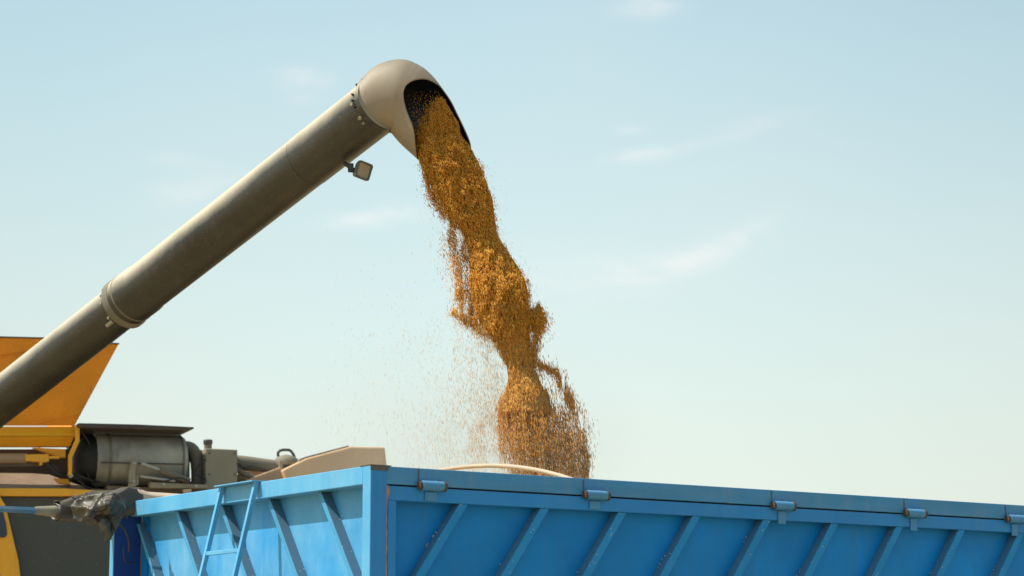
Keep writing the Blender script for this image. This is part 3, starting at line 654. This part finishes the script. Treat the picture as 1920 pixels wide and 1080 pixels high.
# ------------------------------------------------------------------ falling grain
_sm = {}
def interp(tab, y):
    if id(tab) not in _sm:
        t = np.array(tab, float); g_ = np.arange(150, 930.0); v = np.interp(g_, t[:, 0], t[:, 1]); kk = np.hanning(17); kk /= kk.sum()
        _sm[id(tab)] = (g_, np.convolve(np.pad(v, 8, mode='edge'), kk, 'valid'))
    return np.interp(y, *_sm[id(tab)])
LT = [(172, 796), (185, 786), (200, 779), (220, 775), (240, 774), (260, 777), (280, 780), (309, 787), (336, 802), (352, 809), (375, 822), (391, 832), (413, 845), (425, 858), (444, 873), (474, 881), (512, 881), (530, 879), (560, 886), (590, 895), (604, 899), (616, 906), (637, 924), (667, 942), (690, 952), (715, 953), (739, 946), (761, 938), (785, 932), (809, 930), (840, 940), (865, 953), (905, 966)]
RT = [(172, 815), (182, 832), (208, 845), (230, 859), (256, 866), (278, 883), (304, 897), (338, 911), (372, 923), (401, 927), (438, 931), (474, 951), (501, 971), (527, 986), (560, 991), (590, 991), (619, 993), (646, 993), (681, 997), (703, 1006), (742, 1025), (780, 1039), (809, 1050), (850, 1066), (905, 1080)]
YG = YA - .01
def grain_world(px, py, dpx):
    """arrays of outline coordinates plus depth (all in the stream's own plane) -> points"""
    a = (px - 960) / F; v = (540 - py) / F
    dy = math.cos(PITCH) - math.sin(PITCH) * v; dz = math.sin(PITCH) + math.cos(PITCH) * v; k = YG / dy
    return np.stack([a * k, np.full_like(a, YG) + dpx * YG / 4333, EYE.z + dz * k], -1)
def lump(y, th): # shared relief of core and kernels
    p = np.stack([np.cos(th) * 1.2, np.sin(th) * 1.2, y * .016], -1)
    q = np.stack([np.cos(th) * 1.2, np.sin(th) * 1.2, y * .022], -1)
    return (fbm(p, 1.6, 3) - .5) + .55 * (vnoise(q, 4.2, 9) - .5) + .35 * (vnoise(q, 9.5, 13) - .5)
pos = []; 
def main_body(n, ymin, ymax, rlo, rhi, keep=None):
    y = rng.uniform(ymin, ymax, n); th = rng.uniform(0, 2 * math.pi, n)
    L_, R_ = interp(LT, y), interp(RT, y); c = (L_ + R_) / 2; w = (R_ - L_) / 2
    r = rng.uniform(rlo, rhi, n) * (1 + np.interp(y, [170, 560, 700], [.42, .42, .16]) * lump(y, th) * np.abs(np.sin(th)) )
    x = c + w * r * np.cos(th); d = .72 * w * r * np.sin(th)
    if keep is not None:
        k = keep(x, y, d); x, y, d = x[k], y[k], d[k]
    return x, y, d
def streaky(x, y, d, s=.06, seed=0): return fbm(np.stack([x, y * .22, d], -1), s, seed)
def clump(x, y, d, s=.03, seed=0): return fbm(np.stack([x, y * .6, d], -1), s, seed)
parts = []
def carve(x, y, d): return (vnoise(np.stack([x, y * .35, d], -1), .16, 21) + .6 * vnoise(np.stack([x, y * .35, d], -1), .38, 22)) > .56
def sparse_top(x, y, d):
    p = np.clip((x - 778) / 42 + (y - 235) / 60 - d / 160, .0, 1) ** 1.7
    return (rng.random(len(x)) < p) & carve(x, y, d)
parts.append(main_body(420000, 184, 775, .66, 1.0, sparse_top))
n = 3600; y = rng.uniform(174, 262, n); x = rng.uniform(763, 845, n); d = rng.uniform(-30, 30, n); k = (x < interp(RT, y) - 2) & (x > 764 + (y - 195) * .22) & (rng.random(n) < np.clip((x - 755) / 70, .15, 1) * np.clip((y - 165) / 50, 0, 1)); parts.append((x[k], y[k], d[k]))
parts.append(main_body(50000, 240, 790, .45, .74))
parts.append(main_body(36000, 745, 908, .0, 1.04, lambda x, y, d: (streaky(x, y, d, .055, 5) > .36) & (rng.random(len(x)) < np.interp(y, [745, 820, 908], [1, .75, .5]))))
parts.append(main_body(34000, 300, 905, .97, 1.16, lambda x, y, d: streaky(x, y, d, .09, 8) > .55))
def strand(pts, n, thr=.0, seed=0, s=.06, depth=.8, d0=0):
    q = np.array(pts, float); seg = np.linalg.norm(np.diff(q[:, :2], axis=0), axis=1); cum = np.r_[0, np.cumsum(seg)]
    t = rng.uniform(0, cum[-1], n); x = np.interp(t, cum, q[:, 0]); y = np.interp(t, cum, q[:, 1]); w = np.interp(t, cum, q[:, 2])
    w = w * np.where(rng.random(n) < .3, 1.9, 1.0); x = x + rng.normal(0, .5, n) * w; y = y + rng.normal(0, .5, n) * w; d = rng.normal(0, .5, n) * w * depth + d0
    k = streaky(x, y, d, s * 1.3, seed) > thr; return x[k], y[k], d[k]
parts.append(strand([(848, 428, 8), (843, 450, 13), (849, 475, 17), (857, 500, 16), (866, 525, 17), (880, 560, 18)], 3000, .48, 1, .09))
parts.append(strand([(872, 432, 10), (868, 460, 12), (872, 490, 10)], 1500, .55, 2, .1))
parts.append(strand([(850, 585, 4), (868, 596, 6), (890, 608, 9), (912, 626, 12)], 3000, .42, 2))
parts.append(strand([(862, 545, 10), (872, 575, 14), (888, 600, 12)], 3200, .5, 6, .09))
parts.append(strand([(800, 325, 5), (810, 355, 9), (822, 380, 12), (840, 405, 8), (855, 425, 5)], 5200, .42, 3, .1))
parts.append(strand([(1010, 572, 4), (1009, 588, 9), (1016, 602, 10), (1007, 622, 11), (1001, 650, 9), (998, 690, 8)], 6200, .42, 4, .08))
parts.append(strand([(990, 585, 7), (1004, 600, 12), (1006, 612, 13)], 3000, .36, 4))
parts.append(strand([(1000, 678, 6), (1020, 690, 8), (1038, 697, 8), (1050, 708, 9), (1057, 730, 9), (1068, 748, 8), (1080, 770, 11), (1087, 795, 13), (1088, 825, 14), (1093, 845, 8), (1102, 855, 5), (1098, 880, 6), (1096, 905, 6)], 6000, .44, 5, .09))
parts.append(strand([(1040, 760, 14), (1062, 790, 18), (1070, 830, 18), (1078, 880, 16)], 1300, .42, 7, .07))
n = 3000; y = rng.uniform(700, 905, n); f = rng.random(n); xr = np.interp(y, [684, 708, 735, 775, 805, 850, 905], [1005, 1048, 1062, 1085, 1090, 1100, 1100]); xl = interp(RT, y)
x = xl + (xr - xl) * f; d = rng.normal(0, 14, n); k = streaky(x, y, d, .08, 9) > .52 - .1 * (y - 700) / 200; parts.append((x[k], y[k], d[k]))
n = 4500; y = rng.uniform(810, 908, n); x = rng.uniform(955, 1085, n); d = rng.normal(0, 22, n); k = streaky(x, y, d, .07, 10) > .42; parts.append((x[k], y[k], d[k]))
# spray drifting to the left
spray0 = sum(len(p[0]) for p in parts)
n = 15000; y = 300 + 600 * rng.random(n) ** .62; sc_ = 6 + 52 * np.clip((y - 380) / 400, 0, 1); x = interp(LT, y) - 2 - rng.exponential(1, n) * sc_
d = rng.normal(0, 25, n); k = (clump(x, y, d, .035, 12) > .50 - .05 * (y > 700)) & (rng.random(n) < np.clip((y - 250) / 330, .1, 1)); parts.append((x[k], y[k], d[k]))
n = 350; parts.append((rng.uniform(620, 960, n), 430 + 460 * rng.random(n) ** .6, rng.normal(0, 60, n)))
n = 260; yy_ = rng.uniform(300, 700, n); parts.append((interp(RT, yy_) + rng.exponential(9, n), yy_, rng.normal(0, 20, n)))
X = np.concatenate([p[0] for p in parts]); Yp = np.concatenate([p[1] for p in parts]); D = np.concatenate([p[2] for p in parts])
cen = grain_world(X, Yp, D); n = len(X); is_spray = np.arange(n) >= spray0
# kernels : six-cornered spindles, long axis near the direction of fall
fall = np.clip((Yp - 170) / 400, 0, 1)
slope = np.interp(Yp, [170, 260, 420, 600, 900], [.9, .55, .32, .20, .12])
ax = np.stack([slope, np.zeros(n), -np.ones(n)], -1) + rng.normal(0, 1, (n, 3)) * np.where(np.zeros(n, bool), 0, .60 - .50 * fall)[:, None]
ax /= np.linalg.norm(ax, axis=1)[:, None]
rv = rng.normal(0, 1, (n, 3)); s1 = np.cross(ax, rv); s1 /= np.linalg.norm(s1, axis=1)[:, None]; s2 = np.cross(ax, s1)
big = 1 + .3 * (rng.random(n) < .2); ln = rng.uniform(.0036, .0052, n) * (1 + .9 * fall + .8 * np.clip((Yp - 600) / 200, 0, 1)) * big; wd = rng.uniform(.0011, .0016, n) * big * (1 - .15 * np.clip((Yp - 600) / 200, 0, 1))
ln = np.where(is_spray, ln * 1.15, ln); wd = np.where(is_spray, wd * .42, wd); mo = Yp < 262; ln = np.where(mo, ln * .8, ln); wd = np.where(mo, wd * .8, wd)
V = np.empty((n, 6, 3), np.float32)
V[:, 0] = cen + ax * ln[:, None]; V[:, 5] = cen - ax * ln[:, None]
for k in range(4):
    c_, s_ = ((1, 0), (0, 1), (-1, 0), (0, -1))[k]
    V[:, 1 + k] = cen + (s1 * c_ + s2 * s_) * wd[:, None]
fc = np.array([(0, 1, 2), (0, 2, 3), (0, 3, 4), (0, 4, 1), (5, 2, 1), (5, 3, 2), (5, 4, 3), (5, 1, 4)], np.int32)
FI = (fc[None] + (np.arange(n, dtype=np.int32) * 6)[:, None, None]).reshape(-1)
me = bpy.data.meshes.new('falling_grain'); me.vertices.add(n * 6); me.vertices.foreach_set('co', V.reshape(-1))
nf = n * 8; me.loops.add(nf * 3); me.loops.foreach_set('vertex_index', FI)
me.polygons.add(nf); me.polygons.foreach_set('loop_start', np.arange(0, nf * 3, 3, dtype=np.int32)); me.update()
me.shade_smooth()
at = me.attributes.new('tint', 'FLOAT', 'POINT'); tint = np.clip(rng.normal(.42, .20, n), 0, .78)
low = np.clip((Yp - 790) / 90, 0, 1); tint = np.where(rng.random(n) < low * .75, rng.uniform(.85, 1.0, n), tint); tint = np.where(is_spray, rng.uniform(.78, 1, n), tint)
at.data.foreach_set('value', np.repeat(tint, 6).astype(np.float32))
def grain_mat(name, attr=True):
    m = bpy.data.materials.new(name); m.use_nodes = True; t = m.node_tree; b = t.nodes['Principled BSDF']
    if attr:
        a = N(t, 'ShaderNodeAttribute', attribute_name='tint'); f = a.outputs['Fac']
    else:
        tc = N(t, 'ShaderNodeTexCoord'); nn = N(t, 'ShaderNodeTexNoise'); nn.inputs['Scale'].default_value = 160; nn.inputs['Detail'].default_value = 3
        t.links.new(tc.outputs['Object'], nn.inputs['Vector']); f = nn.outputs[0]
    c = ramp(t, f, [(0.0, (.55, .22, .015)), (.35, (.84, .43, .045)), (.7, (.96, .68, .16)), (.82, (.90, .70, .40)), (1, (.70, .55, .40))])
    t.links.new(c, b.inputs['Base Color']); b.inputs['Roughness'].default_value = .5
    b.inputs['Specular IOR Level'].default_value = .35
    if attr:   # thin kernels let some light through
        tr_ = N(t, 'ShaderNodeBsdfTranslucent'); t.links.new(c, tr_.inputs[0]); mx = N(t, 'ShaderNodeMixShader'); mx.inputs[0].default_value = .5
        t.links.new(b.outputs[0], mx.inputs[1]); t.links.new(tr_.outputs[0], mx.inputs[2]); t.links.new(mx.outputs[0], t.nodes['Material Output'].inputs[0])
    return m
M['grain'] = grain_mat('wheat kernels'); M['grain_core'] = grain_mat('packed wheat', False)
me.materials.append(M['grain'])
fg = bpy.data.objects.new('falling_grain', me); COL.objects.link(fg)
tag(fg, 'stream of golden wheat pouring from the auger spout into the blue trailer', 'grain', kind='stuff')
# the densely packed middle of the stream
rows = []
for y in np.linspace(248, 815, 240):
    th = np.linspace(0, 2 * math.pi, 73)[:-1]; yv = np.full(72, y); L_, R_ = interp(LT, y), interp(RT, y); w = (R_ - L_) / 2
    k = .66 * (1 if y < 690 else max(.02, 1 - (y - 690) / 126)) * math.sqrt(min(1, (y - 247.9) / 60))
    r = k * (1 + np.interp(y, [170, 560, 700], [.42, .42, .16]) * lump(yv, th) * np.abs(np.sin(th)))
    rows.append([tuple(p) for p in grain_world((L_ + R_) / 2 + w * r * np.cos(th), yv, .72 * w * r * np.sin(th))])
mb = MB(); mb.grid(rows, close=True); co = mb.build('packed_grain', M['grain_core'], fg, smooth=80); co['kind'] = 'stuff'
# grain heap lying in the trailer
hp = MB(); rows = []
for i in range(40):
    for_u = .08 + (L - .16) * i / 39; row = []
    for j in range(24):
        v = .075 + (W - .15) * j / 23; dd = math.hypot(for_u - 1.75, v - 1.15)
        row.append((for_u, v, 1.95 + .42 * math.exp(-(dd / .9) ** 2) + .02 * random.random()))
    rows.append(row)
hp.grid(rows); ho = hp.build('grain_heap', M['grain_core'], smooth=60); ho.location = (CX, CY, 0); ho.rotation_euler = (0, 0, ANG)
tag(ho, 'heap of golden wheat lying inside the blue trailer under the stream', 'grain', kind='stuff')
# kernels lodged on the ribs
kc = []
for k in range(6):
    v0 = .477 + .467 * k
    for (zc, cnt, spr) in ((T - .29, 26, .022), (T - .47, 30, .03), (T - .38, 8, .02)):
        for _ in range(cnt):
            z = zc + random.gauss(0, spr) - .02 * k; v = v0 + .034 - (T - .0765 - z) * slant + .004 + abs(random.gauss(0, .004)); v = max(v, .07)
            kc.append(Vector((.081 - abs(random.gauss(0, .012)) - .002, v, z)))
for k in range(10):
    u0 = .448 + k * .4255
    zc_ = T - .25 - random.random() * .2
    for _ in range(random.choice((3, 6, 9, 14))):
        z = zc_ + random.gauss(0, .05); kc.append(Vector((u0 - (T - .1412 - z) * .70 - .003 - abs(random.gauss(0, .003)), .064 - abs(random.gauss(0, .01)), z)))
mb = MB()
for c in kc:
    if c.y > W - .03: continue
    a_ = Vector((random.gauss(0, 1), random.gauss(0, 1), random.gauss(0, 1))).normalized(); b_ = a_.orthogonal().normalized(); c2 = a_.cross(b_)
    mb.add([c + a_ * .0045, c + b_ * .0025, c + c2 * .0025, c - b_ * .0025, c - c2 * .0025, c - a_ * .0045],
           [(0, 1, 2), (0, 2, 3), (0, 3, 4), (0, 4, 1), (5, 2, 1), (5, 3, 2), (5, 4, 3), (5, 1, 4)])
M['chaff_kernel'] = mat('pale chaff kernels', (.5, .42, .30), .7, var=.3, vscale=200)
ko = mb.build('spilled_kernels', M['chaff_kernel']); ko.location = (CX, CY, 0); ko.rotation_euler = (0, 0, ANG)
tag(ko, 'pale spilled kernels and chaff lodged along the slanted trailer ribs', 'chaff', kind='stuff')

# ------------------------------------------------------------------ dust hanging round the falling grain
mb = MB(); rows = []
for i in range(25):
    ph = math.pi * i / 24 - math.pi / 2; rows.append([(math.cos(ph) * math.cos(a), math.cos(ph) * math.sin(a), math.sin(ph)) for a in np.linspace(0, 2 * math.pi, 49)[:-1]])
mb.grid(rows, close=True); du = mb.build('dust_cloud', M['grain_core'], smooth=80)
dp_ = P(850, 860, 11.6); du.location = dp_; du.scale = (1.15, 1.1, .75)
tag(du, 'pale cloud of dust hanging beside the falling grain above the trailer', 'dust', kind='stuff')
m = bpy.data.materials.new('floating dust'); m.use_nodes = True; t = m.node_tree; t.nodes.clear()
tc = N(t, 'ShaderNodeTexCoord'); ln_ = N(t, 'ShaderNodeVectorMath', operation='LENGTH'); t.links.new(tc.outputs['Object'], ln_.inputs[0])
fall_ = ramp(t, ln_.outputs['Value'], [(0, 1.0), (.5, .45), (.98, 0.0)])
nn = N(t, 'ShaderNodeTexNoise'); nn.inputs['Scale'].default_value = 2.2; nn.inputs['Detail'].default_value = 3; t.links.new(tc.outputs['Object'], nn.inputs['Vector'])
dn = math_(t, 'MULTIPLY', math_(t, 'MULTIPLY', fall_, ramp(t, nn.outputs[0], [(.3, .3), (.7, 1.0)])), .40)
pv = N(t, 'ShaderNodeVolumePrincipled'); pv.inputs['Color'].default_value = (.95, .88, .80, 1); pv.inputs['Anisotropy'].default_value = .3
t.links.new(dn, pv.inputs['Density']); ot = N(t, 'ShaderNodeOutputMaterial'); t.links.new(pv.outputs[0], ot.inputs['Volume'])
du.data.materials[0] = m
scene.cycles.volume_step_rate = 2.0
